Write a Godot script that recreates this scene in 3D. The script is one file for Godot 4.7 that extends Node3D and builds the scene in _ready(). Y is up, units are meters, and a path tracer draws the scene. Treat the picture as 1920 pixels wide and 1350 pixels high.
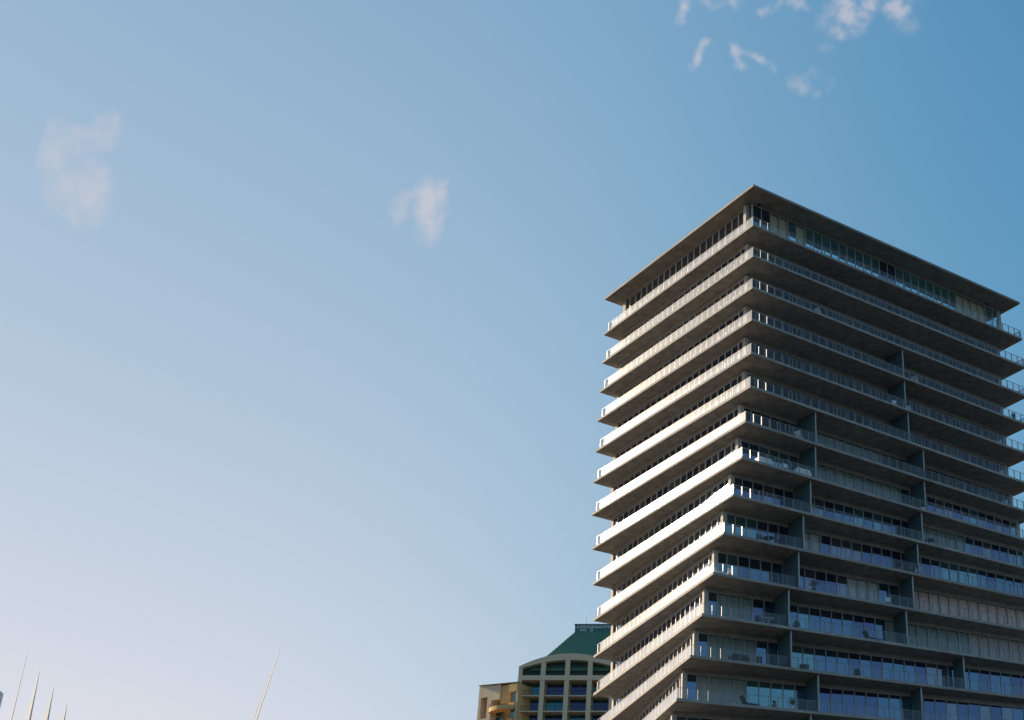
extends Node3D

# ------------------------------------------------------------------ measures
const EYE := 1.6
const EXPOSURE := 1.5
const SUN_AZIMUTH := 62.5      # degrees left of the view
const SUN_HEIGHT := 23.5
const LEN_A := 27.7          # short side of a floor plate
const LEN_B := 38.4          # long side of a floor plate
const PLATE := 0.25
const RAIL_H := 0.95
const POST_STEP := 0.93
const PANE_STEP := 1.15
const PITCH := 28.57
const FOCAL := 2772.0        # pixels of a 1920 x 1350 picture
# underside height above the eye, centre shift x, z and twist in degrees of each floor plate, top first
const PLATES := [
	[82.05, 0.05, -0.20, 0.0], [78.38, 0.05, -0.10, 0.0], [74.78, -0.05, -0.20, 0.05], [71.20, -0.15, -0.22, 0.15],
	[67.50, -0.17, -0.12, 0.02], [63.91, -0.24, -0.15, 0.0], [60.36, -0.26, -0.18, -1.10], [56.66, -0.06, 0.02, -2.45],
	[53.05, 0.05, 0.16, -4.80], [49.48, 0.16, 0.22, -7.25], [45.88, 0.13, 0.14, -9.58], [42.22, 0.05, 0.15, -12.0],
	[38.69, 0.0, 0.0, -14.60], [35.10, 0.0, 0.0, -17.90], [31.50, 0.0, 0.0, -21.0], [27.90, 0.0, 0.0, -24.0],
	[24.30, 0.0, 0.0, -27.0], [20.70, 0.0, 0.0, -30.0], [17.10, 0.0, 0.0, -32.5], [13.50, 0.0, 0.0, -35.0],
	[9.90, 0.0, 0.0, -37.0], [6.00, 0.0, 0.0, -38.0],
]
const ROOF_Y := 86.75
# partition walls between flats: [plate overhead, distance along the long face]
const PARTITIONS := [[2, 19.95], [3, 20.1], [4, 20.38], [5, 8.15], [5, 22.33], [6, 8.5], [6, 22.44], [7, 8.07], [7, 21.76], [8, 7.91], [8, 21.3], [9, 8.07], [9, 20.84], [10, 7.81], [10, 20.45], [11, 8.89], [11, 27.1], [12, 12.39], [12, 22.84], [13, 12.54]]
# curtains behind clear panes: [floor, from, to, kind]
const CURTAINS := [[10, 21.0, 36.5, "salmon"], [11, 29.0, 37.0, "salmon_grey"], [11, 20.6, 29.0, "sage"], [9, 8.3, 11.6, "pale"], [10, 15.6, 18.4, "pale"], [12, 2.0, 7.5, "sage"], [13, 2.0, 7.0, "pale_sage"], [11, 2.0, 6.2, "sage"], [6, 8.8, 19.5, "sage"], [7, 8.8, 21.0, "sage"], [8, 22.2, 29.5, "sage"], [0, 3.9, 6.0, "cream"], [0, 8.0, 9.2, "cream"], [0, 31.0, 35.0, "cream"]]

var tower_at := Vector3.ZERO
var dir_u := Vector3.ZERO
var dir_v := Vector3.ZERO
var mats := {}
var rng := RandomNumberGenerator.new()
var cam_basis := Basis()


func _ready() -> void:
	rng.seed = 20417
	set_up_view()
	make_materials()
	tag_thing(ground(), "dark flat ground spreading out to the horizon under the towers", "ground", "", "structure")
	apartment_tower()
	green_roofed_building()
	cream_annex()
	masts()
	balcony_furniture()


# ------------------------------------------------------------------ camera, sky, sun
func set_up_view() -> void:
	var cam := Camera3D.new()
	cam.name = "camera"
	cam.position = Vector3(0, EYE, 0)
	cam.rotation_degrees.x = PITCH
	cam.near = 0.1
	cam.far = 9000.0
	cam.projection = Camera3D.PROJECTION_FRUSTUM
	cam.size = 1350.0 / FOCAL * cam.near
	cam.frustum_offset = Vector2(-440.0 / FOCAL * cam.near, 0.0)
	add_child(cam)
	cam.current = true
	cam_basis = cam.transform.basis

	var env := Environment.new()
	env.background_mode = Environment.BG_SKY
	env.tonemap_mode = Environment.TONE_MAPPER_LINEAR
	env.tonemap_exposure = EXPOSURE
	env.sdfgi_enabled = true
	env.ssao_enabled = true
	env.ssil_enabled = true
	var sky := Sky.new()
	var pano := PanoramaSkyMaterial.new()
	pano.panorama = ImageTexture.create_from_image(sky_image())
	sky.sky_material = pano
	env.sky = sky
	var world := WorldEnvironment.new()
	world.name = "world_environment"
	world.environment = env
	add_child(world)

	var sun := DirectionalLight3D.new()
	sun.name = "sun"
	sun.light_energy = 1.6
	sun.light_color = Color(1.0, 0.91, 0.79)
	sun.light_angular_distance = 0.5
	sun.shadow_enabled = true
	add_child(sun)
	sun.look_at_from_position(Vector3.ZERO, -sun_dir(), Vector3.UP)


func sun_dir() -> Vector3:
	var az := deg_to_rad(SUN_AZIMUTH)
	var el := deg_to_rad(SUN_HEIGHT)
	return Vector3(-sin(az) * cos(el), sin(el), -cos(az) * cos(el))


func air_color(d: Vector3, sun: Vector3) -> Color:
	# clear evening air: paler towards the horizon and towards the sun
	var el: float = rad_to_deg(asin(clampf(d.y, 0.0, 1.0)))
	var gam: float = rad_to_deg(acos(clampf(d.dot(sun), -1.0, 1.0)))
	var t := 1.0 / (1.0 + exp((gam - 58.5) / 6.5))
	var s := exp(-el / 45.0)
	var q := exp(-gam / 30.0 - el / 12.0)
	var c := Color(exp(-3.96 + 1.493 * t + 3.025 * s - 0.62 * q), exp(-2.095 + 0.624 * t + 1.601 * s - 0.12 * q), exp(-1.154 + 0.32 * t + 0.852 * s - 0.018 * q))
	# round the other half of the sky the blue is less deep
	var w := smoothstep(66.0, 105.0, gam)
	c.r = lerpf(c.r, maxf(c.r, c.b * 0.34), w)
	c.g = lerpf(c.g, maxf(c.g, c.b * 0.62), w)
	var glow := 5.0 * exp(-gam / 5.0)
	return Color(c.r + glow, c.g + glow * 0.9, c.b + glow * 0.76) * (1.0 / EXPOSURE)


func sky_image() -> Image:
	var sun := sun_dir()
	var small := Image.create(1024, 512, false, Image.FORMAT_RGBF)
	for y in 512:
		var el := PI * (0.5 - (y + 0.5) / 512.0)
		for x in 1024:
			var az := TAU * (x + 0.5) / 1024.0
			small.set_pixel(x, y, air_color(Vector3(sin(az) * cos(el), sin(el), -cos(az) * cos(el)), sun))
	small.resize(4096, 2048, Image.INTERPOLATE_BILINEAR)
	# clouds: small wisps of fair weather cloud, each a handful of soft lobes torn by noise. [x, y, rx, ry, turn, density]
	var lobes := [
		[102, 285, 30, 55, 0, .75], [135, 262, 40, 24, -10, .6], [180, 256, 42, 26, -25, .75], [207, 226, 16, 18, 0, .6], [171, 350, 32, 44, 0, 1.0], [152, 386, 42, 30, 20, .7], [120, 350, 34, 42, 0, .7], [182, 410, 15, 18, 0, .5],
		[804, 383, 25, 42, 0, 1.15], [828, 340, 13, 8, -20, .7], [750, 388, 13, 26, 15, .7], [768, 369, 24, 10, -25, .7], [804, 426, 22, 26, 0, .7], [822, 366, 16, 24, 0, .8],
		[1284, 13, 10, 24, 6, .75], [1269, 40, 6, 9, 0, .35], [1334, 4, 24, 9, 0, .5], [1376, 2, 20, 10, 0, .55], [1433, 18, 13, 6, -25, .5], [1459, 8, 8, 16, 25, .65], [1498, 4, 20, 8, 15, .7], [1514, 16, 13, 7, 10, .5],
		[1600, 6, 40, 20, 0, 1.0], [1597, 30, 28, 24, 0, .9], [1568, 40, 28, 22, -20, .6], [1584, 62, 22, 9, 0, .6], [1552, 82, 14, 18, 20, .25], [1685, 10, 30, 20, 0, .95], [1698, 40, 20, 22, 0, .35], [1640, 4, 18, 14, 0, .5],
		[1322, 82, 15, 8, -20, .8], [1309, 104, 8, 22, 18, .95], [1294, 128, 8, 11, 20, .6], [1382, 103, 8, 20, -15, .85], [1389, 122, 12, 8, 0, .6], [1398, 97, 18, 5, 10, .5], [1424, 110, 24, 6, 32, .85], [1447, 131, 12, 5, 40, .5],
		[1499, 158, 18, 16, 0, .5], [1521, 138, 14, 8, -30, .4], [1555, 156, 12, 10, 0, .25], [1530, 172, 10, 7, 0, .25], [976, 1221, 9, 6, -20, .4], [942, 1209, 12, 4, 0, .25],
	]
	var tear := FastNoiseLite.new()
	tear.seed = 11
	tear.frequency = 0.022
	tear.fractal_octaves = 5
	var warp := FastNoiseLite.new()
	warp.seed = 5
	warp.frequency = 0.03
	warp.fractal_octaves = 3
	var shred := FastNoiseLite.new()
	shred.seed = 31
	shred.frequency = 0.03
	shred.fractal_octaves = 3
	var back := cam_basis.transposed()
	for y in range(500, 900):
		var el := PI * (0.5 - (y + 0.5) / 2048.0)
		for column in range(-348, 192):
			var x := posmod(column, 4096)
			var az := TAU * (column + 0.5) / 4096.0
			var c: Vector3 = back * Vector3(sin(az) * cos(el), sin(el), -cos(az) * cos(el))
			if c.z > -0.1:
				continue
			var px := 1400.0 - FOCAL * c.x / c.z
			var py := 675.0 + FOCAL * c.y / c.z
			if px < -40 or px > 1960 or py < -60 or py > 1390:
				continue
			var wx := px + 11.0 * warp.get_noise_2d(px * 0.8, py * 0.8)
			var wy := py + 11.0 * warp.get_noise_2d(px * 0.8 + 700.0, py * 0.8 - 300.0)
			var dens := 0.0
			for l in lobes:
				if absf(wx - l[0]) > 70 or absf(wy - l[1]) > 70:
					continue
				var a := deg_to_rad(l[4])
				var dx: float = wx - l[0]
				var dy: float = wy - l[1]
				var ex: float = (dx * cos(a) + dy * sin(a)) / (l[2] * 1.55)
				var ey: float = (-dx * sin(a) + dy * cos(a)) / (l[3] * 1.55)
				var r2 := ex * ex + ey * ey
				if r2 < 1.0:
					dens = maxf(dens, l[5] * pow(1.0 - r2, 1.3)) + 0.22 * l[5] * pow(1.0 - r2, 2.0)
			if dens > 0.002:
				var torn := 0.6 if px < 900.0 else 1.35
				var n := clampf(0.74 + torn * tear.get_noise_2d(px, py), 0.0, 1.2)
				if px > 900.0:
					n *= clampf(1.25 - 1.5 * absf(shred.get_noise_2d(px + 2.0 * py, py - 0.4 * px)), 0.3, 1.25)
				else:
					n *= clampf(1.1 - 0.7 * absf(shred.get_noise_2d(px * 0.6, py * 0.6)), 0.4, 1.1)
				var o := clampf(dens * n, 0.0, 1.0) * (0.5 if px < 400.0 else (0.62 if px < 900.0 else 0.56))
				small.set_pixel(x, y, small.get_pixel(x, y).lerp(Color(0.68, 0.63, 0.67) * (1.0 / EXPOSURE), o))
	return small


# ------------------------------------------------------------------ materials
func noise_tex(freq: float, octaves: int, seed_: int, dark: float, light: float, size := 512) -> NoiseTexture2D:
	var n := FastNoiseLite.new()
	n.seed = seed_
	n.frequency = freq
	n.fractal_octaves = octaves
	var t := NoiseTexture2D.new()
	t.width = size
	t.height = size
	t.seamless = true
	t.noise = n
	var g := Gradient.new()
	g.set_color(0, Color(dark, dark, dark))
	g.set_color(1, Color(light, light, light))
	t.color_ramp = g
	return t


func mat(called: String, c: Color, rough := 0.8, metal := 0.0) -> StandardMaterial3D:
	# c is a real-world (linear) base colour
	var m := StandardMaterial3D.new()
	m.resource_name = called
	m.albedo_color = c.linear_to_srgb()
	m.roughness = rough
	m.metallic = metal
	mats[called] = m
	return m


func grained(called: String, c: Color, tex: Texture2D, scale: float, rough := 0.85) -> StandardMaterial3D:
	var m := mat(called, c, rough)
	m.albedo_texture = tex
	m.uv1_triplanar = true
	m.uv1_world_triplanar = true
	m.uv1_scale = Vector3.ONE * scale
	return m


func glass(called: String, c: Color, alpha: float, rough: float) -> StandardMaterial3D:
	var m := mat(called, c, rough)
	m.albedo_color.a = alpha
	m.transparency = BaseMaterial3D.TRANSPARENCY_ALPHA
	return m


func make_materials() -> void:
	var stain := noise_tex(0.012, 5, 3, 0.76, 1.0)
	var fine := noise_tex(0.05, 4, 8, 0.8, 1.0)
	grained("concrete", Color(0.47, 0.44, 0.395), stain, 0.11)
	grained("concrete_pour_b", Color(0.45, 0.415, 0.37), stain, 0.13)
	grained("concrete_pour_c", Color(0.49, 0.465, 0.42), stain, 0.10)
	grained("roof_concrete", Color(0.37, 0.345, 0.305), stain, 0.09)
	grained("column_concrete", Color(0.58, 0.54, 0.48), fine, 0.3)
	grained("ground", Color(0.048, 0.042, 0.034), stain, 0.01)
	mat("aluminium", Color(0.62, 0.60, 0.57), 0.42, 0.25)
	mat("dull_aluminium", Color(0.30, 0.285, 0.27), 0.4, 0.2)
	mat("mullion", Color(0.40, 0.39, 0.36), 0.45, 0.2)
	mat("white_mullion", Color(0.52, 0.50, 0.45), 0.5)
	glass("rail_glass", Color(0.74, 0.73, 0.72), 0.24, 0.16)
	glass("clear_rail_glass", Color(0.04, 0.09, 0.11), 0.04, 0.03).metallic_specular = 0.36
	glass("curtain_pane", Color(0.25, 0.30, 0.30), 0.02, 0.03).metallic_specular = 0.3
	glass("clear_pane", Color(0.25, 0.33, 0.33), 0.12, 0.03)
	mat("pane_blue", Color(0.15, 0.23, 0.33), 0.03, 0.92)
	mat("pane_deep", Color(0.13, 0.16, 0.27), 0.03, 0.93)
	mat("pane_teal", Color(0.20, 0.36, 0.40), 0.04, 0.85)
	mat("pane_bright", Color(0.42, 0.80, 0.90), 0.03, 0.95)
	mat("pane_grey", Color(0.24, 0.26, 0.31), 0.04, 0.85)
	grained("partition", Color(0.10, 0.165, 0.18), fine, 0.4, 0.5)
	mat("salmon", Color(0.88, 0.58, 0.48), 0.9)
	mat("salmon_grey", Color(0.55, 0.42, 0.38), 0.9)
	mat("sage", Color(0.30, 0.36, 0.33), 0.9)
	mat("pale_sage", Color(0.40, 0.42, 0.38), 0.9)
	mat("pale", Color(0.62, 0.60, 0.58), 0.9)
	mat("cream", Color(0.62, 0.56, 0.38), 0.9)
	mat("dark", Color(0.02, 0.02, 0.02), 0.7)
	mat("lamp_white", Color(0.7, 0.7, 0.66), 0.5)
	grained("stucco", Color(0.86, 0.68, 0.47), fine, 0.25, 0.9)
	grained("stucco_side", Color(0.80, 0.62, 0.36), fine, 0.2, 0.9)
	grained("ochre", Color(0.80, 0.52, 0.22), fine, 0.2, 0.9)
	grained("green_metal", Color(0.11, 0.25, 0.165), fine, 0.2, 0.45)
	mat("green_frame", Color(0.035, 0.15, 0.12), 0.45)
	mat("pane_navy", Color(0.045, 0.06, 0.13), 0.05, 0.6)
	mat("pane_sea", Color(0.05, 0.16, 0.19), 0.05, 0.6)
	mat("lattice_white", Color(0.75, 0.77, 0.76), 0.6)
	mat("zinc", Color(0.5, 0.5, 0.47), 0.5, 0.3)
	mat("iron", Color(0.03, 0.03, 0.03), 0.6)
	mat("mast_white", Color(0.50, 0.52, 0.55), 0.85)
	mat("pale_wall", Color(0.82, 0.82, 0.82), 0.5)
	mat("white_plastic", Color(0.78, 0.78, 0.76), 0.5)
	mat("charcoal", Color(0.035, 0.035, 0.04), 0.7)
	mat("leaf", Color(0.05, 0.09, 0.03), 0.7)
	mat("terracotta", Color(0.26, 0.12, 0.07), 0.85)


# ------------------------------------------------------------------ mesh helpers
func tool() -> SurfaceTool:
	var st := SurfaceTool.new()
	st.begin(Mesh.PRIMITIVE_TRIANGLES)
	return st


func quad(st: SurfaceTool, a: Vector3, b: Vector3, c: Vector3, d: Vector3) -> void:
	# a, b, c, d clockwise as seen from outside
	var n := (c - a).cross(b - a).normalized()
	if n.length() < 0.5:
		n = (d - a).cross(c - a).normalized()
	for p in [a, b, c, a, c, d]:
		st.set_normal(n)
		st.add_vertex(p)


func box(st: SurfaceTool, lo: Vector3, hi: Vector3, xf := Transform3D()) -> void:
	var p := []
	for k in 8:
		p.append(xf * Vector3(hi.x if k & 1 else lo.x, hi.y if k & 2 else lo.y, hi.z if k & 4 else lo.z))
	quad(st, p[1], p[5], p[7], p[3]) # +x
	quad(st, p[4], p[0], p[2], p[6]) # -x
	quad(st, p[2], p[3], p[7], p[6]) # +y
	quad(st, p[4], p[5], p[1], p[0]) # -y
	quad(st, p[5], p[4], p[6], p[7]) # +z
	quad(st, p[0], p[1], p[3], p[2]) # -z


func prism(st: SurfaceTool, pts: PackedVector2Array, z0: float, z1: float, xf := Transform3D()) -> void:
	# a polygon in x, y drawn from z0 to z1 (z1 > z0), points counter-clockwise as seen from +z
	var idx := Geometry2D.triangulate_polygon(pts)
	for k in range(0, idx.size(), 3):
		var q := [pts[idx[k]], pts[idx[k + 1]], pts[idx[k + 2]]]
		if (q[1] - q[0]).cross(q[2] - q[0]) > 0:
			q = [q[0], q[2], q[1]]
		for side in 2:
			var z := z1 if side == 0 else z0
			var o := [0, 1, 2] if side == 0 else [0, 2, 1]
			for i in o:
				st.set_normal(xf.basis * Vector3(0, 0, 1 if side == 0 else -1))
				st.add_vertex(xf * Vector3(q[i].x, q[i].y, z))
	for k in pts.size():
		var a := pts[k]
		var b := pts[(k + 1) % pts.size()]
		quad(st, xf * Vector3(a.x, a.y, z1), xf * Vector3(a.x, a.y, z0), xf * Vector3(b.x, b.y, z0), xf * Vector3(b.x, b.y, z1))


func tube(st: SurfaceTool, a: Vector3, b: Vector3, ra: float, rb: float, sides := 8) -> void:
	var z := (b - a).normalized()
	var x := z.cross(Vector3.UP if absf(z.y) < 0.95 else Vector3.RIGHT).normalized()
	var y := z.cross(x)
	for k in sides:
		var p := TAU * k / sides
		var q := TAU * (k + 1) / sides
		var u := x * cos(p) + y * sin(p)
		var v := x * cos(q) + y * sin(q)
		for t in [[a, u, ra], [b, u, rb], [b, v, rb], [a, u, ra], [b, v, rb], [a, v, ra]]:
			st.set_normal(t[1])
			st.add_vertex(t[0] + t[1] * t[2])
		for t in [[a, -z, ra, u, v], [b, z, rb, v, u]]:
			for e in [Vector3.ZERO, t[3], t[4]]:
				st.set_normal(t[1])
				st.add_vertex(t[0] + e * t[2])


func spar(st: SurfaceTool, a: Vector3, b: Vector3, wa: float, wb: float, thick := 0.12) -> void:
	# a flat tapering blade, its broad side turned to the left front
	var side := Vector3(0.66, 0, 0.75)
	var out := Vector3(-0.75, 0, 0.66)
	var p := []
	for e in [[a, wa], [b, wb]]:
		for c in [[-1, -1], [1, -1], [1, 1], [-1, 1]]:
			p.append(e[0] + side * c[0] * e[1] + out * c[1] * e[1] * thick)
	for k in 4:
		var n := (k + 1) % 4
		quad(st, p[k], p[n], p[n + 4], p[k + 4])
	quad(st, p[4], p[5], p[6], p[7])


func obj(called: String, st: SurfaceTool, m: String, parent: Node = self, xf := Transform3D()) -> MeshInstance3D:
	return put_mesh(called, st.commit(), m, parent, xf)


func put_mesh(called: String, mesh: Mesh, m: String, parent: Node = self, xf := Transform3D()) -> MeshInstance3D:
	var o := MeshInstance3D.new()
	o.name = free_name(called, parent)
	o.mesh = mesh
	o.material_override = mats[m]
	o.transform = xf
	parent.add_child(o, true)
	return o


var taken := {}
func free_name(called: String, parent: Node) -> String:
	var key := str(parent.get_instance_id()) + called
	var n: int = taken.get(key, 0)
	taken[key] = n + 1
	return called if n == 0 else "%s_%03d" % [called, n]


func thing(called: String, label: String, category: String, at := Vector3.ZERO, turn := 0.0, group := "") -> Node3D:
	var o := Node3D.new()
	o.name = free_name(called, self)
	add_child(o, true)
	o.position = at
	o.rotation.y = turn
	tag_thing(o, label, category, group)
	return o


func tag_thing(o: Node, label: String, category: String, group := "", kind := "") -> void:
	o.set_meta("label", label)
	if category:
		o.set_meta("category", category)
	if group:
		o.set_meta("group", group)
	if kind:
		o.set_meta("kind", kind)


func ground() -> MeshInstance3D:
	var st := tool()
	quad(st, Vector3(-7000, 0, -7000), Vector3(7000, 0, -7000), Vector3(7000, 0, 7000), Vector3(-7000, 0, 7000))
	return obj("ground", st, "ground")


# ------------------------------------------------------------------ the tower
func plate_xf(i: int) -> Transform3D:
	# local axes of a plate: x along the short face, z along the long face, origin at the near corner on its underside
	var p: Array = PLATES[maxi(i, 0)]
	var y: float = p[0] if i >= 0 else ROOF_Y
	var turned := Basis(Vector3.UP, deg_to_rad(p[3]))
	var centre := tower_at + Vector3(p[1], y + EYE, p[2])
	return Transform3D(turned * Basis(dir_u, Vector3.UP, dir_v), centre + turned * (-dir_u * LEN_A / 2 - dir_v * LEN_B / 2))


func inset(i: int) -> Array:
	# how far the window walls stand back from the plate they stand on: [long face near, long face far, short face near, short face far]
	var t := clampf((i - 5) / 4.0, 0.0, 1.0)
	if i == 0:
		return [2.35, 2.45, 1.7, 2.0]
	return [lerpf(2.9, 2.5, t), lerpf(3.1, 2.6, t), lerpf(1.55, 1.4, t), lerpf(1.95, 1.6, t)]


func in_picture(p: Vector3) -> bool:
	var c := cam_basis.transposed() * (p - Vector3(0, EYE, 0))
	var px := 1400.0 - FOCAL * c.x / c.z
	var py := 675.0 + FOCAL * c.y / c.z
	return px > -10 and px < 1930 and py > -10 and py < 1360


# the many alike pieces: [floor, transform, mesh, material, distance]
var panels := []
var posts := []
var panes := []
var bars := []
var drapes := []


func piece(list: Array, owner: Node, xf: Transform3D, mesh: Mesh, m: String) -> void:
	var d := xf.origin.distance_to(Vector3(0, EYE, 0))
	if not in_picture(xf.origin):
		d += 10000.0
	list.append([d, owner, xf, mesh, m])


func place_pieces(called: String, list: Array, most: int, tower: Node3D) -> void:
	# the largest in the picture as parts of their own, the rest joined
	list.sort_custom(func(a, b): return a[0] < b[0])
	var rest := {}
	for k in list.size():
		var it: Array = list[k]
		if k < most:
			put_mesh(called, it[3], it[4], it[1], (tower.transform * it[1].transform).affine_inverse() * it[2])
		else:
			if not rest.has(it[4]):
				rest[it[4]] = tool()
			rest[it[4]].append_from(it[3], 0, tower.transform.affine_inverse() * it[2])
	if rest:
		var whole := ArrayMesh.new()
		for m in rest:
			rest[m].commit(whole)
			whole.surface_set_material(whole.get_surface_count() - 1, mats[m])
		var o := MeshInstance3D.new()
		o.name = free_name(called, tower)
		o.mesh = whole
		o.set_meta("kind", "stuff")
		tower.add_child(o, true)


func box_mesh(lo: Vector3, hi: Vector3) -> ArrayMesh:
	var st := tool()
	box(st, lo, hi)
	return st.commit()


func drape_mesh(w: float, h: float) -> ArrayMesh:
	# a pleated curtain, hung from the head rail; x runs along the wall
	var st := tool()
	var n := 14
	for k in n:
		var x0 := w * k / n
		var x1 := w * (k + 1) / n
		var z0 := 0.04 * sin(k * 1.9)
		var z1 := 0.04 * sin((k + 1) * 1.9)
		quad(st, Vector3(x0, h, z0), Vector3(x1, h, z1), Vector3(x1, 0, z1), Vector3(x0, 0, z0))
	return st.commit()


func apartment_tower() -> void:
	var th := deg_to_rad(52.86)
	dir_u = Vector3(-cos(th), 0, -sin(th))
	dir_v = Vector3(sin(th), 0, -cos(th))
	tower_at = Vector3(0.58, 0, -122.56) + dir_u * LEN_A / 2 + dir_v * LEN_B / 2
	var tower := thing("apartment_tower", "twisting concrete apartment tower with projecting balcony slabs and glass railings on every floor", "building", tower_at)
	var back := tower.transform.affine_inverse()

	# roof
	var rt := tool()
	box(rt, Vector3(-0.12, 0, -0.05), Vector3(LEN_A + 0.15, 0.26, LEN_B + 0.05))
	var roof := obj("roof_slab", rt, "roof_concrete", tower, back * plate_xf(-1))
	var vents := [[2.1, 2.4], [2.2, LEN_B - 3.0]]
	for v in vents:
		var st := tool()
		tube(st, Vector3(v[0], -0.02, v[1]), Vector3(v[0], 0.05, v[1]), 0.22, 0.22, 12)
		obj("soffit_vent", st, "dark", roof)
	for v in [4.0, 8.6, 13.5, 21.0, 30.5]:
		var st := tool()
		tube(st, Vector3(2.4, -0.12, v), Vector3(2.4, 0.02, v), 0.08, 0.08, 8)
		obj("soffit_light", st, "lamp_white", roof)

	var panel := box_mesh(Vector3(0.012, 0.0, -0.006), Vector3(POST_STEP - 0.012, RAIL_H - 0.08, 0.006))
	var post := box_mesh(Vector3(-0.012, 0, -0.05), Vector3(0.012, RAIL_H, 0.05))
	var corner_post := box_mesh(Vector3(-0.035, 0, -0.035), Vector3(0.035, RAIL_H, 0.035))
	for i in PLATES.size():
		var xf := plate_xf(i)
		var st := tool()
		box(st, Vector3.ZERO, Vector3(LEN_A, PLATE, LEN_B))
		# a shallow drip groove strip under the edge
		obj("floor_slab", st, ["concrete", "concrete_pour_b", "concrete_pour_c"][(i * 5 + 1) % 3], tower, back * xf)
		if i <= 13:
			railing(tower, back, i, xf, panel, post, corner_post)
		window_wall(tower, back, i, xf)
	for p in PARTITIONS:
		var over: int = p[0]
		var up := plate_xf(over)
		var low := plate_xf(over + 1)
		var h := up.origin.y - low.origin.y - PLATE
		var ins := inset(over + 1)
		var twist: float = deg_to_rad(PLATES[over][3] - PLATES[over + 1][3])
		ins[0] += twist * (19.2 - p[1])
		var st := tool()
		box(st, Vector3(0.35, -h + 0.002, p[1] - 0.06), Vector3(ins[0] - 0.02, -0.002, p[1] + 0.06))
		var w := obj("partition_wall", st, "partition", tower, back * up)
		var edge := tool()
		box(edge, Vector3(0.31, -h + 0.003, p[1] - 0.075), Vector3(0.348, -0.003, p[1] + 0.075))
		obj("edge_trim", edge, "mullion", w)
	place_pieces("glass_panel", panels, 300, tower)
	place_pieces("post", posts, 300, tower)
	place_pieces("window_pane", panes, 300, tower)
	place_pieces("mullion", bars, 300, tower)
	place_pieces("curtain", drapes, 250, tower)


func railing(tower: Node3D, back: Transform3D, i: int, xf: Transform3D, panel: Mesh, post: Mesh, corner_post: Mesh) -> void:
	var ins := inset(i)
	var e := 0.10
	var uf := LEN_A - 0.85
	var vf := LEN_B - 0.12
	var st := tool()
	var y := PLATE
	# top rails and base shoes
	for r in [[Vector3(e, 0, e), Vector3(e, 0, vf)], [Vector3(e, 0, e), Vector3(uf, 0, e)], [Vector3(uf, 0, e), Vector3(uf, 0, ins[3] + 0.2)], [Vector3(e, 0, vf), Vector3(ins[1], 0, vf)]]:
		var lo := Vector3(minf(r[0].x, r[1].x) - 0.025, y + RAIL_H - 0.015, minf(r[0].z, r[1].z) - 0.025)
		var hi := Vector3(maxf(r[0].x, r[1].x) + 0.025, y + RAIL_H + 0.015, maxf(r[0].z, r[1].z) + 0.025)
		if r[1].x > r[0].x + 1.0:
			lo.x += 0.052
			hi.x -= 0.052
		box(st, lo, hi)
	var rail := obj("railing", st, "dull_aluminium", tower, back * xf)
	# long face
	var n := int((vf - e) / POST_STEP)
	for k in n + 1:
		var at := Vector3(e, y, e + POST_STEP * k)
		if k < n:
			piece(panels, rail, xf * Transform3D(Basis(Vector3(0, 0, 1), Vector3.UP, Vector3(-1, 0, 0)), at + Vector3(0, 0.04, 0)), panel, "clear_rail_glass")
		if k > 0:
			piece(posts, rail, xf * Transform3D(Basis(Vector3(0, 0, 1), Vector3.UP, Vector3(-1, 0, 0)), at + Vector3(0.04, 0, 0)), post, "dull_aluminium")
	# short face
	n = int((uf - e) / POST_STEP)
	for k in n + 1:
		var at := Vector3(e + POST_STEP * k, y, e)
		if k < n:
			piece(panels, rail, xf * Transform3D(Basis(), at + Vector3(0, 0.04, 0)), panel, "rail_glass")
		if k > 0:
			piece(posts, rail, xf * Transform3D(Basis(), at + Vector3(0, 0, 0.04)), post, "aluminium")
	# returns at both ends
	for k in 2:
		var at := Vector3(uf, y, e + POST_STEP * k)
		piece(panels, rail, xf * Transform3D(Basis(Vector3(0, 0, 1), Vector3.UP, Vector3(-1, 0, 0)), at + Vector3(0, 0.04, 0)), panel, "rail_glass")
	for k in 4:
		var at := Vector3(e + POST_STEP * k, y, vf)
		piece(panels, rail, xf * Transform3D(Basis(), at + Vector3(0, 0.04, 0)), panel, "rail_glass")
		if k > 0:
			piece(posts, rail, xf * Transform3D(Basis(), at + Vector3(0, 0, -0.04)), post, "aluminium")
	for c in [Vector3(uf, y, e), Vector3(e, y, vf)]:
		piece(posts, rail, xf * Transform3D(Basis(), c), corner_post, "aluminium")


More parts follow.
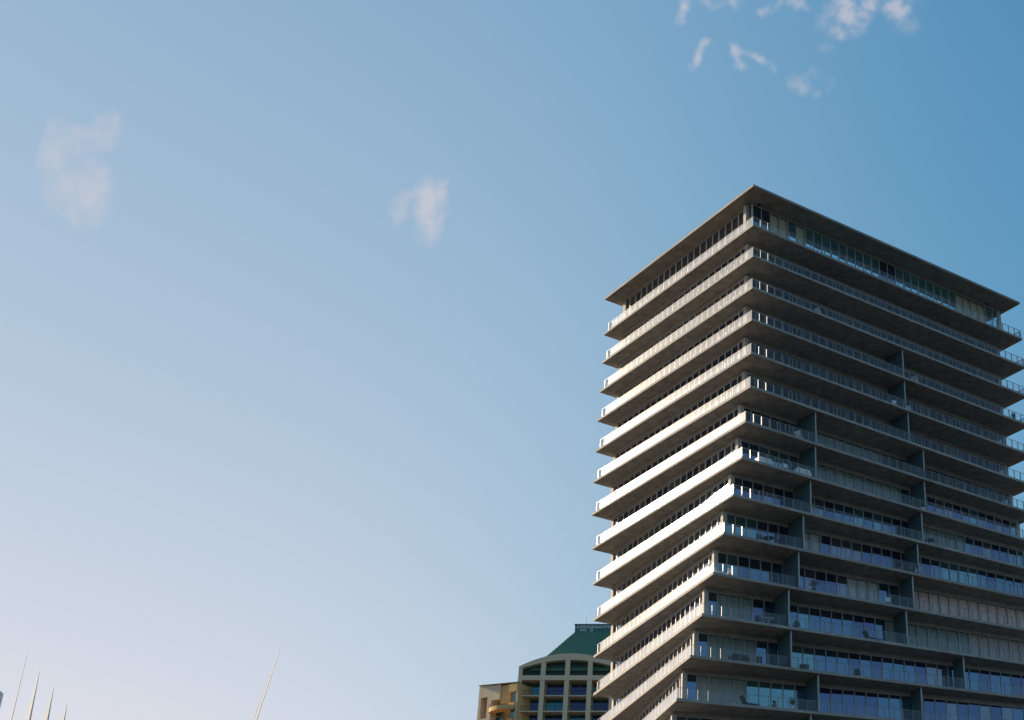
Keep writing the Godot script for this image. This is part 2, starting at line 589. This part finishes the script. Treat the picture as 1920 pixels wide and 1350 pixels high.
func wall_run(list_floor: int, frame: Node3D, a: Vector3, b: Vector3, h: float, up: Transform3D, long_face: bool) -> void:
	# panes and mullions from a to b (both at floor level in the axes of the plate above); inside lies to the left of a -> b seen from above for the long face
	var along := (b - a).normalized()
	var len_ := a.distance_to(b)
	var n := int(round(len_ / PANE_STEP))
	var step := len_ / n
	var basis_ := Basis(along, Vector3.UP, along.cross(Vector3.UP))
	var pane := box_mesh(Vector3(0.03, 0.1, -0.012), Vector3(step - 0.03, h - 0.1, 0.012))
	var half := 0.045 if long_face else 0.075
	var bar := box_mesh(Vector3(-half, 0.0, -0.07), Vector3(half, h, 0.07))
	var bar_mat := "mullion" if long_face else "white_mullion"
	var inward := 1.0
	var test := basis_ * Vector3(0, 0, 1)
	if (long_face and test.x < 0) or (not long_face and test.z < 0):
		inward = -1.0
	var zone := FastNoiseLite.new()
	zone.seed = 77
	zone.frequency = 0.02
	var drape := drape_mesh(step - 0.06, h - 0.22)
	for k in n:
		var at := a + along * step * k
		var v := at.z + step * 0.5
		var kind := ""
		if long_face:
			for c in CURTAINS:
				if c[0] == list_floor and v >= c[1] and v <= c[2]:
					kind = c[3]
		var m := "clear_pane"
		if kind == "":
			var r := clampf(0.5 + 0.75 * zone.get_noise_2d(v * 6.0, list_floor * 60.0 + (0.0 if long_face else 500.0)) + rng.randfn(0.0, 0.07), 0.0, 1.0)
			m = "pane_teal" if r < 0.33 else ("pane_blue" if r < 0.56 else ("pane_deep" if r < 0.78 else "pane_grey"))
			if list_floor == 0 and long_face:
				m = "pane_bright" if r < 0.62 else "pane_blue"
			if not long_face:
				m = "pane_deep" if r < 0.5 else "pane_grey"
		else:
			m = "curtain_pane"
			piece(drapes, frame, up * Transform3D(basis_, at + Vector3(0, 0.1, 0) + basis_ * Vector3(0.03, 0, inward * 0.18)), drape, kind)
		# each pane sits a hair out of true, as real panes do
		var tilt := Basis(Vector3.UP, rng.randfn(0.0, 0.004)) * Basis(Vector3.RIGHT, rng.randfn(0.0, 0.003))
		piece(panes, frame, up * Transform3D(basis_ * tilt, at), pane, m)
		piece(bars, frame, up * Transform3D(basis_, at), bar, bar_mat)
	piece(bars, frame, up * Transform3D(basis_, b), bar, bar_mat)


func window_wall(tower: Node3D, back: Transform3D, i: int, up: Transform3D) -> void:
	var ceiling := plate_xf(i - 1).origin.y - up.origin.y - 0.004
	var head := 0.30 if i > 0 else 0.12
	var ins := inset(i)
	var y := PLATE + 0.002
	var h := ceiling - y - head
	var near := Vector3(ins[0], y, ins[2])
	var right := Vector3(ins[1], y, LEN_B - 0.8)
	var left := Vector3(LEN_A - 1.05, y, ins[3])
	# downstand beams over both glazed faces
	var hd := tool()
	box(hd, Vector3(minf(near.x, right.x) - 0.02, y + h, ins[2] - 0.02), Vector3(right.x + 0.35, ceiling, LEN_B - 0.85))
	box(hd, Vector3(right.x + 0.355, y + h, minf(ins[2], ins[3]) - 0.02), Vector3(LEN_A - 1.1, ceiling, ins[3] + 0.35))
	obj("downstand_beam", hd, "concrete", tower, back * up)
	# end walls, rear wall and a solid core close the floor
	var st := tool()
	box(st, Vector3(ins[1] + 0.35, y, LEN_B - 1.1), Vector3(LEN_A - 1.5, y + h, LEN_B - 0.8))
	box(st, Vector3(LEN_A - 1.45, y, ins[3] + 0.4), Vector3(LEN_A - 1.05, y + h, LEN_B - 0.8))
	box(st, Vector3(ins[1] + 2.5, y, 4.5), Vector3(LEN_A - 2.0, y + h, LEN_B - 2.0))
	obj("inner_wall", st, "concrete", tower, back * up)
	# sill and head rails of both glazed faces
	var fr := tool()
	for run in [[near, right], [near, left]]:
		var along: Vector3 = (run[1] - run[0]).normalized()
		var bs := Transform3D(Basis(along, Vector3.UP, along.cross(Vector3.UP)), run[0])
		var len_: float = run[0].distance_to(run[1])
		box(fr, Vector3(0.12, 0.0, -0.05), Vector3(len_ - 0.1, 0.1, 0.05), bs)
		box(fr, Vector3(0.12, h - 0.1, -0.05), Vector3(len_ - 0.1, h, 0.05), bs)
	var frame := obj("window_frame", fr, "mullion", tower, back * up)
	if i <= 14:
		wall_run(i, frame, near, right, h, up, true)
		wall_run(i, frame, near, left, h, up, false)
	else:
		for run in [[near, right], [near, left]]:
			var along: Vector3 = (run[1] - run[0]).normalized()
			var len_: float = run[0].distance_to(run[1])
			var g := tool()
			box(g, Vector3(0.12, 0.1, -0.02), Vector3(len_ - 0.1, h - 0.1, 0.02), Transform3D(Basis(along, Vector3.UP, along.cross(Vector3.UP)), run[0]))
			obj("window_band", g, "pane_blue", tower, back * up)
	# columns at the near corner and at both ends
	for c in [[near + Vector3(0.6, 0, -0.3) if i == 0 else near, 0.22], [Vector3(left.x - 0.1, y, left.z + 0.1), 0.28], [Vector3(right.x + 0.1, y, right.z - 0.1), 0.24]]:
		var cs := tool()
		box(cs, Vector3(-c[1], 0, -c[1]), Vector3(c[1], h, c[1]))
		obj("column", cs, "column_concrete", tower, back * up * Transform3D(Basis(), c[0]))


# ------------------------------------------------------------------ the building with the green roof
func arch_y(x: float, rise: float) -> float:
	# underside of a segmental arch, x from its middle
	return rise - (rise / (10.6 * 10.6)) * x * x


func green_roofed_building() -> void:
	var b := thing("arched_building", "beige apartment building with a segmental arch, deep balcony bays and a steep green metal roof", "building", Vector3(-35.4, 0, -290))
	var e := EYE
	# local x from the middle of the arch, y above ground, front of the frame at z = 0
	var spring := 87.6 + e
	var half := 10.3
	var piers := [-9.95, -5.4, -0.55, 4.0, 8.45]
	# piers
	for k in piers.size():
		var x: float = piers[k]
		var w := 0.42 if k in [0, 4] else 0.46
		var st := tool()
		box(st, Vector3(x - w, 0, -1.6), Vector3(x + w, 85.1 + e, 0))
		obj("pier", st, "stucco", b)
		if k > 0 and k < 4:
			var st2 := tool()
			box(st2, Vector3(x - w, 86.07 + e, -1.6), Vector3(x + w, spring + arch_y(x, 2.2) - 0.25, -0.003))
			obj("pier", st2, "stucco", b)
	# cross beam under the arch
	var bm := tool()
	box(bm, Vector3(-half, 85.1 + e, -1.6), Vector3(half, 86.07 + e, 0.05))
	obj("beam", bm, "stucco", b)
	# arch band
	var pts := PackedVector2Array()
	var n := 24
	for k in n + 1:
		var x := -half + 2 * half * k / n
		pts.append(Vector2(x, spring + arch_y(x, 2.0) - (0.0 if absf(x) < half - 0.01 else 0.0)))
	var lower := PackedVector2Array()
	for p in pts:
		lower.append(Vector2(p.x, p.y - 0.35))
	var poly := PackedVector2Array()
	for p in lower:
		poly.append(p)
	for k in range(n, -1, -1):
		var x := -half + 2 * half * k / n
		poly.append(Vector2(x, 87.9 + e + 2.7 * (1.0 - (x / half) * (x / half))))
	var ar := tool()
	prism(ar, poly, -1.6, 0.02)
	obj("arch", ar, "stucco", b)
	# stubs that carry the arch at both ends
	var stub := tool()
	box(stub, Vector3(-half, 86.07 + e, -1.6), Vector3(-half + 0.75, 87.6 + e, -0.004))
	obj("pier", stub, "stucco", b)
	# balcony slabs, windows, rails of each bay
	for f in range(0, 12):
		var top := 85.1 + e - 3.14 * f
		var low := top - 3.14
		var st := tool()
		box(st, Vector3(-half + 0.4, low - 0.1, -3.2), Vector3(half - 0.4, low + 0.12, -0.12))
		obj("balcony_slab", st, "stucco", b)
		for k in 4:
			var x0: float = piers[k] + 0.44
			var x1: float = piers[k + 1] - 0.44
			var sea := (k * 7 + f * 5) % 3 == 0
			if f > 4:
				sea = false
			var fr := tool()
			var yb := low + 0.14
			var yt := top - 0.15
			var zz := -2.6
			for xx in [x0 + 0.25, (x0 + x1) / 2, x1 - 0.25]:
				box(fr, Vector3(xx - 0.05, yb, zz - 0.06), Vector3(xx + 0.05, yt, zz + 0.06))
			box(fr, Vector3(x0, yt - 0.12, zz - 0.05), Vector3(x1, yt - 0.02, zz + 0.05))
			var w := obj("window", fr, "green_frame", b)
			for h in 2:
				var g := tool()
				var a := x0 + 0.32 if h == 0 else (x0 + x1) / 2 + 0.06
				var c := (x0 + x1) / 2 - 0.06 if h == 0 else x1 - 0.32
				box(g, Vector3(a, yb, zz - 0.02), Vector3(c, yt - 0.14, zz + 0.02))
				obj("pane", g, "pane_sea" if sea else "pane_navy", w)
			# side cheeks beside the window, warm stucco
			var ch := tool()
			box(ch, Vector3(x0 - 0.02, yb, -2.9), Vector3(x0 + 0.2, yt, -2.3))
			box(ch, Vector3(x1 - 0.2, yb, -2.9), Vector3(x1 + 0.02, yt, -2.3))
			obj("wall_cheek", ch, "stucco_side", b)
			var rl := tool()
			box(rl, Vector3(x0, low + 1.05, -0.30), Vector3(x1, low + 1.11, -0.24))
			for q in 9:
				var xx := lerpf(x0 + 0.1, x1 - 0.1, q / 8.0)
				box(rl, Vector3(xx - 0.02, low + 0.13, -0.285), Vector3(xx + 0.02, low + 1.05, -0.255))
			obj("balcony_rail", rl, "iron", b)
	# windows in the arch: green grids
	for k in 4:
		var x0: float = piers[k] + (0.5 if k > 0 else 0.35)
		var x1: float = piers[k + 1] - 0.48
		if k == 3:
			x1 = piers[4]
		var fr := tool()
		var cols := 8
		var y0 := 86.09 + e
		for q in cols + 1:
			var xx := lerpf(x0, x1, q / float(cols))
			var yy := spring + arch_y(xx, 2.0) - 0.3
			box(fr, Vector3(xx - 0.035, y0, -1.3), Vector3(xx + 0.035, maxf(yy, y0 + 0.2), -1.22))
		for r in 7:
			var yy := y0 + 0.1 + 0.55 * r
			var xa := x0
			var xb := x1
			while xa < xb and spring + arch_y(xa, 2.0) - 0.3 < yy:
				xa += 0.1
			while xb > xa and spring + arch_y(xb, 2.0) - 0.3 < yy:
				xb -= 0.1
			if xb - xa > 0.3:
				box(fr, Vector3(xa, yy, -1.31), Vector3(xb, yy + 0.06, -1.21))
		var w := obj("arch_window", fr, "green_frame", b)
		var g := PackedVector2Array([Vector2(x0, y0), Vector2(x1, y0)])
		for q in 9:
			var xx := lerpf(x1, x0, q / 8.0)
			g.append(Vector2(xx, spring + arch_y(xx, 2.0) - 0.2))
		var gp := tool()
		prism(gp, g, -1.5, -1.42)
		obj("pane", gp, "dark", w)
	# body behind
	var bd := tool()
	box(bd, Vector3(-half + 0.05, 0, -26), Vector3(22, 86.0 + e, -3.3))
	box(bd, Vector3(-half + 0.05, 85.2 + e, -3.3), Vector3(half, 87.55 + e, -1.7))
	obj("wall", bd, "stucco", b)
	# steep green roof: hip end to the left, crest parapet on top
	var rf := tool()
	var z0 := -1.0
	var z1 := -25.5
	var ye := 87.3 + e
	var yr := 96.9 + e
	var zr := -5.5
	var a0 := Vector3(-8.3, ye, z0)
	var a1 := Vector3(22, ye, z0)
	var a2 := Vector3(22, ye, z1)
	var a3 := Vector3(-8.3, ye, z1)
	var r0 := Vector3(-0.1, yr, zr)
	var r1 := Vector3(22, yr, zr)
	var r2 := Vector3(22, yr, -20.0)
	var r3 := Vector3(-0.1, yr, -20.0)
	quad(rf, r0, r1, a1, a0)
	quad(rf, r3, r0, a0, a3)
	quad(rf, r2, r3, a3, a2)
	quad(rf, r1, r2, a2, a1)
	quad(rf, r3, r2, r1, r0)
	var roof := obj("roof", rf, "green_metal", b)
	# standing seams on the front slope
	for q in 60:
		var t := (q + 0.5) / 60.0
		var x := lerpf(-8.0, 21.9, t)
		var foot := Vector3(x, ye, z0)
		var s := 1.0
		if x < -0.1:
			s = (x + 8.3) / 8.2
		var head := Vector3(x, lerpf(ye, yr, s), lerpf(z0, zr, s))
		var sm := tool()
		tube(sm, foot + Vector3(0, 0, 0.03), head + Vector3(0, 0, 0.03), 0.045, 0.045, 4)
		obj("roof_seam", sm, "green_metal", roof)
	# crest: green box parapet with a white openwork band
	var cr := tool()
	box(cr, Vector3(-0.15, yr - 0.2, -20.2), Vector3(22.1, yr + 1.45, -5.45))
	box(cr, Vector3(-0.28, yr + 1.45, -20.4), Vector3(22.3, yr + 1.62, -5.28))
	var crest := obj("roof_crest", cr, "green_frame", b)
	for q in 16:
		var x := 0.55 + 0.68 * q
		var y := yr + 1.02
		for r in (2 if q in [1, 2, 4] else 1):
			var ring := tool()
			var yy := y - 0.72 * r
			for s in 8:
				if (q + s) % 7 == 0:
					continue
				var p := TAU * s / 8.0
				var o := TAU * (s + 1) / 8.0
				tube(ring, Vector3(x + 0.26 * cos(p), yy + 0.26 * sin(p), -5.40), Vector3(x + 0.26 * cos(o), yy + 0.26 * sin(o), -5.40), 0.085, 0.085, 5)
			obj("lattice_ring", ring, "lattice_white", crest)
	var fl := tool()
	tube(fl, Vector3(2.1, yr + 1.6, -6), Vector3(2.1, yr + 3.6, -6), 0.03, 0.02, 6)
	obj("lightning_rod", fl, "iron", b)


# ------------------------------------------------------------------ the lower cream building beside it
func cream_annex() -> void:
	var e := EYE
	var b := thing("cream_annex", "cream and ochre apartment block with a ribbed metal roof edge, left of the green roof", "building", Vector3(-49.9, 0, -292.5), -0.56)
	b.scale.x = 1.28
	# local x: left edge -3.95, right edge 3.9 ; front z = 0
	var top := 84.2 + e
	# facade with openings: left loggia column, centre recess
	var st := tool()
	box(st, Vector3(-3.95, 0, -7), Vector3(-3.45, top + 1.12, 0))
	box(st, Vector3(-2.1, 0, -7), Vector3(-1.25, top + 0.88, 0.0))
	box(st, Vector3(-3.45, 82.8 + e, -7), Vector3(-2.1, top + 1.05, -0.004))
	for f in 10:
		var y := 78.5 + e - 4.1 * f
		box(st, Vector3(-3.45, y - 0.75, -7), Vector3(-2.1, y, -0.004))
	box(st, Vector3(-1.25, 81.9 + e, -7), Vector3(0.42, top + 0.72, -0.004))
	obj("wall", st, "stucco", b)
	var och := tool()
	box(och, Vector3(2.45, 82.75 + e, -7), Vector3(4.05, top + 0.25, 0.35))
	box(och, Vector3(0.425, 81.0 + e, -7), Vector3(2.449, top + 0.45, -0.35))
	box(och, Vector3(-0.9, 0, -7), Vector3(2.449, 81.0 + e, -2.4))
	box(och, Vector3(2.45, 0, -7), Vector3(4.05, 77.3 + e, 0.35))
	for f in 8:
		var y := 80.6 + e - 5.0 * f
		box(och, Vector3(2.45, y - 1.1, -7), Vector3(4.05, y, 0.35))
	box(och, Vector3(3.95, 0, -7), Vector3(4.3, top + 0.2, 0.30))
	obj("ochre_wall", och, "ochre", b)
	for w in [[-1.2, -0.1, 80.9, 79.1], [-1.2, 0.3, 78.6, 76.6], [3.2, 4.2, 82.7, 80.65], [2.95, 4.0, 79.45, 77.35], [-1.2, 0.3, 75.0, 73.0], [2.95, 4.0, 74.4, 72.4]]:
		var fr := tool()
		var zz := -1.6 if w[0] < 2 else 0.1
		box(fr, Vector3(w[0], w[3] + e, zz - 0.1), Vector3(w[0] + 0.08, w[2] + e, zz + 0.04))
		box(fr, Vector3(w[1] - 0.08, w[3] + e, zz - 0.1), Vector3(w[1], w[2] + e, zz + 0.04))
		box(fr, Vector3(w[0] + 0.08, w[2] + e - 0.08, zz - 0.1), Vector3(w[1] - 0.08, w[2] + e, zz + 0.04))
		var wf := obj("window", fr, "green_frame", b)
		var g := tool()
		box(g, Vector3(w[0] + 0.08, w[3] + e, zz - 0.08), Vector3(w[1] - 0.08, w[2] + e - 0.08, zz))
		obj("pane", g, "pane_sea", wf)
	# rounded balconies
	for f in 6:
		var y := 79.5 + e - 3.1 * f
		var pts := PackedVector2Array()
		var deep := tool()
		for k in 13:
			var a := PI + PI * k / 12.0
			pts.append(Vector2(1.2 + 2.55 * cos(a), -0.2 + 1.9 * sin(a)))
		prism(deep, pts, 0.0, 0.85, Transform3D(Basis(Vector3.RIGHT, Vector3(0, 0, -1), Vector3.UP), Vector3(0, y - 0.3, -0.3)))
		var bal := obj("balcony", deep, "ochre", b)
		var rl := tool()
		for k in 12:
			var a := PI + PI * k / 12.0
			var c := PI + PI * (k + 1) / 12.0
			tube(rl, Vector3(1.2 + 2.5 * cos(a), y + 1.3, -0.1 - 1.85 * sin(a)), Vector3(1.2 + 2.5 * cos(c), y + 1.3, -0.1 - 1.85 * sin(c)), 0.03, 0.03, 5)
			tube(rl, Vector3(1.2 + 2.5 * cos(a), y + 0.5, -0.1 - 1.85 * sin(a)), Vector3(1.2 + 2.5 * cos(a), y + 1.3, -0.1 - 1.85 * sin(a)), 0.02, 0.02, 4)
		obj("handrail", rl, "iron", bal)
	# ribbed metal roof edge
	var rf := tool()
	quad(rf, Vector3(-2.6, top + 2.2, -5.5), Vector3(4.3, top + 1.1, -5.5), Vector3(4.3, top + 0.33, 0.5), Vector3(-4.1, top + 1.22, 0.3))
	quad(rf, Vector3(-2.6, top + 2.2, -5.5), Vector3(-4.1, top + 1.22, 0.3), Vector3(-4.1, top + 1.15, -7), Vector3(-2.6, top + 2.1, -7))
	var roof := obj("roof", rf, "zinc", b)
	for k in 22:
		var t := (k + 0.5) / 22.0
		var rib := tool()
		tube(rib, Vector3(lerpf(-4.1, 4.3, t), top + lerpf(1.24, 0.35, t), 0.42), Vector3(lerpf(-2.6, 4.3, t), top + lerpf(2.23, 1.13, t), -5.5), 0.07, 0.07, 5)
		obj("roof_rib", rib, "zinc", roof)


# ------------------------------------------------------------------ masts and pale tower far to the left
func masts() -> void:
	var e := EYE
	# the long leaning needle: lower spar pair, collar and thin tip
	var foot := Vector3(-114.0, 0, -300)
	var s := thing("leaning_needle", "slender pale needle mast leaning right, rising alone left of the buildings", "mast", foot)
	var axis := Vector3(-96.78, 99.13 + e, -300) - foot
	var p := func(t: float) -> Vector3: return axis * t
	var st := tool()
	spar(st, p.call(0.0), p.call(0.955), 1.6, 0.24)
	obj("shaft", st, "mast_white", s)
	var st2 := tool()
	spar(st2, p.call(0.0) + Vector3(-0.7, 0, 0.2), p.call(0.905) + Vector3(-0.42, 0, 0.2), 1.5, 0.12)
	obj("side_spar", st2, "mast_white", s)
	var st3 := tool()
	spar(st3, p.call(0.953), p.call(0.958), 0.24, 0.24)
	obj("collar", st3, "mast_white", s)
	var st4 := tool()
	spar(st4, p.call(0.958), p.call(1.0), 0.17, 0.06)
	obj("tip", st4, "mast_white", s)
	# four thin upright masts
	var rows := [
		[-200.1, 124.95, 0.8, 0.30, "thinnest and tallest of the four pale masts at the lower left edge"],
		[-195.5, 119.95, 2.3, 0.35, "thick tapering pale mast, second from the left of the four at the lower left edge"],
		[-190.6, 115.16, 2.4, 0.35, "short thick pale mast, third from the left of the four at the lower left edge"],
		[-185.9, 110.71, 1.7, 0.3, "lowest pale mast, rightmost of the four at the lower left edge"],
	]
	for r in rows:
		var m := thing("pale_mast", r[4], "mast", Vector3(r[0], 0, -400), 0.0, "pale masts at the lower left edge")
		var a := tool()
		var hgt: float = r[1] + e
		var foot_r: float = r[2] * (1.0 + 106.0 / 14.0 * 0.12)
		spar(a, Vector3.ZERO, Vector3(0, 106.3 + e - 4, 0), foot_r, r[2])
		obj("shaft", a, "mast_white", m)
		var c := tool()
		spar(c, Vector3(0, 102.3 + e, 0), Vector3(0, hgt, 0), r[2] * 0.98, r[3])
		obj("tip", c, "mast_white", m)
	# corner of a pale tower cut by the left edge of the view
	var t := thing("pale_tower", "corner of a pale office tower cut off by the left edge of the view", "building", Vector3(-163.5, 0, -306))
	var w := tool()
	prism(w, PackedVector2Array([Vector2(-8, 0), Vector2(4.5, 0), Vector2(4.5, 88.6 + e), Vector2(-8, 97 + e)]), -6, 6)
	obj("wall", w, "pale_wall", t)
	for k in 9:
		var g := tool()
		box(g, Vector3(-7.5, 60 + k * 3.2, 6.0), Vector3(4.0, 62 + k * 3.2, 6.05))
		obj("window", g, "pane_grey", t)


# ------------------------------------------------------------------ things standing on the balconies
func floor_spot(i: int, u: float, v: float) -> Transform3D:
	var xf := plate_xf(i)
	return Transform3D(xf.basis, xf * Vector3(u, PLATE + 0.002, v))


func set_on(o: Node3D, i: int, u: float, v: float, turn: float) -> void:
	var xf := floor_spot(i, u, v)
	o.transform = Transform3D(xf.basis * Basis(Vector3.UP, turn), xf.origin)


func chair(label: String, m: String) -> Node3D:
	var t := thing("balcony_chair", label, "chair", Vector3.ZERO, 0.0, "chairs on the balconies")
	var st := tool()
	box(st, Vector3(-0.26, 0.40, -0.26), Vector3(0.26, 0.46, 0.26))
	obj("seat", st, m, t)
	var bk := tool()
	box(bk, Vector3(-0.25, 0.46, 0), Vector3(0.25, 0.92, 0.05), Transform3D(Basis(Vector3.RIGHT, 0.2), Vector3(0, 0, -0.26)))
	obj("backrest", bk, m, t)
	for x in [-0.23, 0.23]:
		for z in [-0.23, 0.23]:
			var l := tool()
			tube(l, Vector3(x * 1.1, 0, z * 1.1), Vector3(x, 0.4, z), 0.02, 0.025, 6)
			obj("leg", l, m, t)
		var a := tool()
		box(a, Vector3(x - 0.03, 0.62, -0.24), Vector3(x + 0.03, 0.66, 0.24))
		box(a, Vector3(x - 0.02, 0.46, 0.19), Vector3(x + 0.02, 0.62, 0.23))
		obj("armrest", a, m, t)
	return t


func sofa(label: String, m: String) -> Node3D:
	var t := thing("balcony_sofa", label, "sofa", Vector3.ZERO, 0.0, "sofas on the balconies")
	var st := tool()
	box(st, Vector3(-0.75, 0.1, -0.38), Vector3(0.75, 0.32, 0.38))
	obj("base", st, m, t)
	for x in [-0.37, 0.37]:
		var c := tool()
		box(c, Vector3(x - 0.35, 0.323, -0.2), Vector3(x + 0.35, 0.46, 0.37))
		obj("cushion", c, m, t)
	var bk := tool()
	box(bk, Vector3(-0.75, 0.323, -0.38), Vector3(0.75, 0.8, -0.21))
	obj("backrest", bk, m, t)
	for x in [-0.83, 0.83]:
		var a := tool()
		box(a, Vector3(x - 0.075, 0.1, -0.38), Vector3(x + 0.075, 0.6, 0.38))
		obj("armrest", a, m, t)
	return t


func lounger(label: String, m: String) -> Node3D:
	var t := thing("sun_lounger", label, "sun lounger", Vector3.ZERO, 0.0, "loungers on the balconies")
	var st := tool()
	box(st, Vector3(-0.32, 0.28, -0.3), Vector3(0.32, 0.36, 1.1))
	obj("seat", st, m, t)
	var bk := tool()
	box(bk, Vector3(-0.32, 0, 0), Vector3(0.32, 0.75, 0.07), Transform3D(Basis(Vector3.RIGHT, -0.55), Vector3(0, 0.32, -0.32)))
	obj("backrest", bk, m, t)
	for x in [-0.27, 0.27]:
		for z in [-0.25, 1.0]:
			var l := tool()
			tube(l, Vector3(x, 0, z), Vector3(x, 0.29, z), 0.025, 0.025, 6)
			obj("leg", l, m, t)
	return t


func table(label: String, m: String) -> Node3D:
	var t := thing("balcony_table", label, "table", Vector3.ZERO, 0.0, "tables on the balconies")
	var st := tool()
	tube(st, Vector3(0, 0.70, 0), Vector3(0, 0.74, 0), 0.55, 0.55, 20)
	obj("tabletop", st, m, t)
	var p := tool()
	tube(p, Vector3(0, 0.03, 0), Vector3(0, 0.70, 0), 0.05, 0.04, 8)
	obj("pedestal", p, m, t)
	var f := tool()
	tube(f, Vector3.ZERO, Vector3(0, 0.03, 0), 0.3, 0.28, 14)
	obj("foot", f, m, t)
	return t


func planter(label: String, pot: String, h: float) -> Node3D:
	var t := thing("potted_plant", label, "plant", Vector3.ZERO, 0.0, "potted plants on the balconies")
	var st := tool()
	tube(st, Vector3.ZERO, Vector3(0, 0.4, 0), 0.16, 0.23, 12)
	obj("pot", st, pot, t)
	var r := RandomNumberGenerator.new()
	r.seed = hash(label)
	var lf := tool()
	for k in 46:
		var a := r.randf() * TAU
		var tilt := r.randf_range(0.1, 1.2)
		var root := Vector3(0, 0.4 + r.randf() * h * 0.3, 0)
		var dir := Vector3(cos(a) * sin(tilt), cos(tilt), sin(a) * sin(tilt))
		var tip := root + dir * h * r.randf_range(0.45, 0.9)
		var side := dir.cross(Vector3.UP).normalized() * 0.045
		var mid := root.lerp(tip, 0.55) + Vector3(0, 0.03, 0)
		quad(lf, root, mid + side, tip, mid - side)
	var o := obj("foliage", lf, "leaf", t)
	o.set_meta("kind", "stuff")
	return t


func storage_box(label: String, m: String) -> Node3D:
	var t := thing("storage_box", label, "box")
	var st := tool()
	box(st, Vector3(-0.36, 0.04, -0.25), Vector3(0.36, 0.5, 0.25))
	obj("body", st, m, t)
	var l := tool()
	box(l, Vector3(-0.39, 0.503, -0.28), Vector3(0.39, 0.58, 0.28))
	obj("lid", l, m, t)
	for x in [-0.3, 0.3]:
		var f := tool()
		box(f, Vector3(x - 0.04, 0, -0.2), Vector3(x + 0.04, 0.039, 0.2))
		obj("foot", f, "charcoal", t)
	return t


func balcony_furniture() -> void:
	set_on(lounger("white sun lounger at the near corner of the eleventh balcony below the roof", "white_plastic"), 10, 0.8, 0.7, 0.2)
	set_on(chair("white chair beside the corner lounger on the eleventh balcony below the roof", "white_plastic"), 10, 0.75, 2.1, 1.2)
	set_on(sofa("white sofa nearest the corner of the eighth balcony below the roof", "white_plastic"), 7, 0.85, 3.0, PI / 2)
	set_on(chair("white armchair right of the corner sofa on the eighth balcony below the roof", "white_plastic"), 7, 0.8, 5.4, 1.4)
	set_on(sofa("white sofa beside the first partition wall on the eighth balcony below the roof", "white_plastic"), 7, 0.8, 7.4, PI / 2)
	set_on(lounger("white lounger left of the first partition wall on the seventh balcony below the roof", "white_plastic"), 6, 0.9, 7.2, 0.4)
	set_on(chair("white chair against the partition wall on the fifth balcony below the roof", "white_plastic"), 4, 0.8, 19.0, 1.0)
	set_on(chair("white chair right of the partition wall on the fifth balcony below the roof", "white_plastic"), 4, 0.8, 21.0, 0.6)
	set_on(lounger("pale lounger alone behind the glass of the third balcony below the roof", "white_plastic"), 2, 0.9, 9.4, 0.2)
	set_on(table("round white table left of the first partition wall on the twelfth balcony below the roof", "white_plastic"), 11, 0.9, 6.9, 0)
	set_on(chair("dark chair left of the white table on the twelfth balcony below the roof", "charcoal"), 11, 0.9, 5.9, 0.9)
	set_on(chair("dark chair right of the partition wall on the twelfth balcony below the roof", "charcoal"), 11, 0.8, 9.7, 1.8)
	set_on(sofa("low dark sofa near the corner of the thirteenth balcony below the roof", "charcoal"), 12, 1.0, 5.0, PI / 2)
	set_on(chair("dark chair beside the low dark sofa on the thirteenth balcony below the roof", "charcoal"), 12, 0.9, 6.9, 1.2)
	set_on(lounger("dark lounger left of the first partition wall on the thirteenth balcony below the roof", "charcoal"), 12, 0.9, 8.6, 0.1)
	set_on(storage_box("white storage box right of the partition on the thirteenth balcony below the roof", "white_plastic"), 12, 0.6, 9.9, PI / 2)
	set_on(storage_box("dark box right of the white storage box on the thirteenth balcony below the roof", "charcoal"), 12, 0.7, 11.2, PI / 2)
	set_on(lounger("low dark lounger on the lowest visible balcony, left of its plants", "charcoal"), 13, 0.9, 6.8, 0.2)
	set_on(planter("leafy plant in a pale pot on the lowest visible balcony", "white_plastic", 0.9), 13, 0.6, 10.9, 0)
	set_on(planter("small plant in a terracotta pot on the lowest visible balcony", "terracotta", 0.5), 13, 0.6, 9.2, 0)
	set_on(table("round dark table between two chairs on the tenth balcony below the roof", "charcoal"), 9, 0.9, 5.2, 0)
	set_on(chair("dark chair left of the dark table on the tenth balcony below the roof", "charcoal"), 9, 0.9, 4.2, 0.9)
	set_on(chair("dark chair right of the dark table on the tenth balcony below the roof", "charcoal"), 9, 0.9, 6.3, -0.9)
	set_on(planter("plant in a pale pot right of the second partition on the eighth balcony", "white_plastic", 0.8), 7, 0.6, 22.2, 0)
	set_on(chair("white chair right of the second partition on the tenth balcony below the roof", "white_plastic"), 9, 0.7, 21.9, 0.5)
	set_on(chair("dark chair alone between the two partitions of the thirteenth balcony below the roof", "charcoal"), 12, 0.9, 16.6, 0.7)
	set_on(planter("tall plant in a dark pot right of the partition on the eleventh balcony", "charcoal", 1.0), 10, 0.6, 10.6, 0)
	set_on(lounger("dark lounger left of the second partition on the twelfth balcony below the roof", "charcoal"), 11, 0.9, 17.4, 0.1)
	set_on(chair("white chair left of the second partition on the eleventh balcony below the roof", "white_plastic"), 10, 0.8, 18.8, 0.9)
	set_on(table("round dark table right of the second partition on the ninth balcony below the roof", "charcoal"), 8, 0.9, 23.4, 0)
	set_on(planter("plant in a terracotta pot left of the second partition on the tenth balcony", "terracotta", 0.8), 9, 0.6, 19.6, 0)
	set_on(lounger("white lounger right of the partition wall on the fourth balcony below the roof", "white_plastic"), 3, 0.9, 22.5, 0.3)
	set_on(planter("plant in a dark pot near the right end of the fourth balcony", "charcoal", 0.8), 3, 0.6, 36.6, 0)
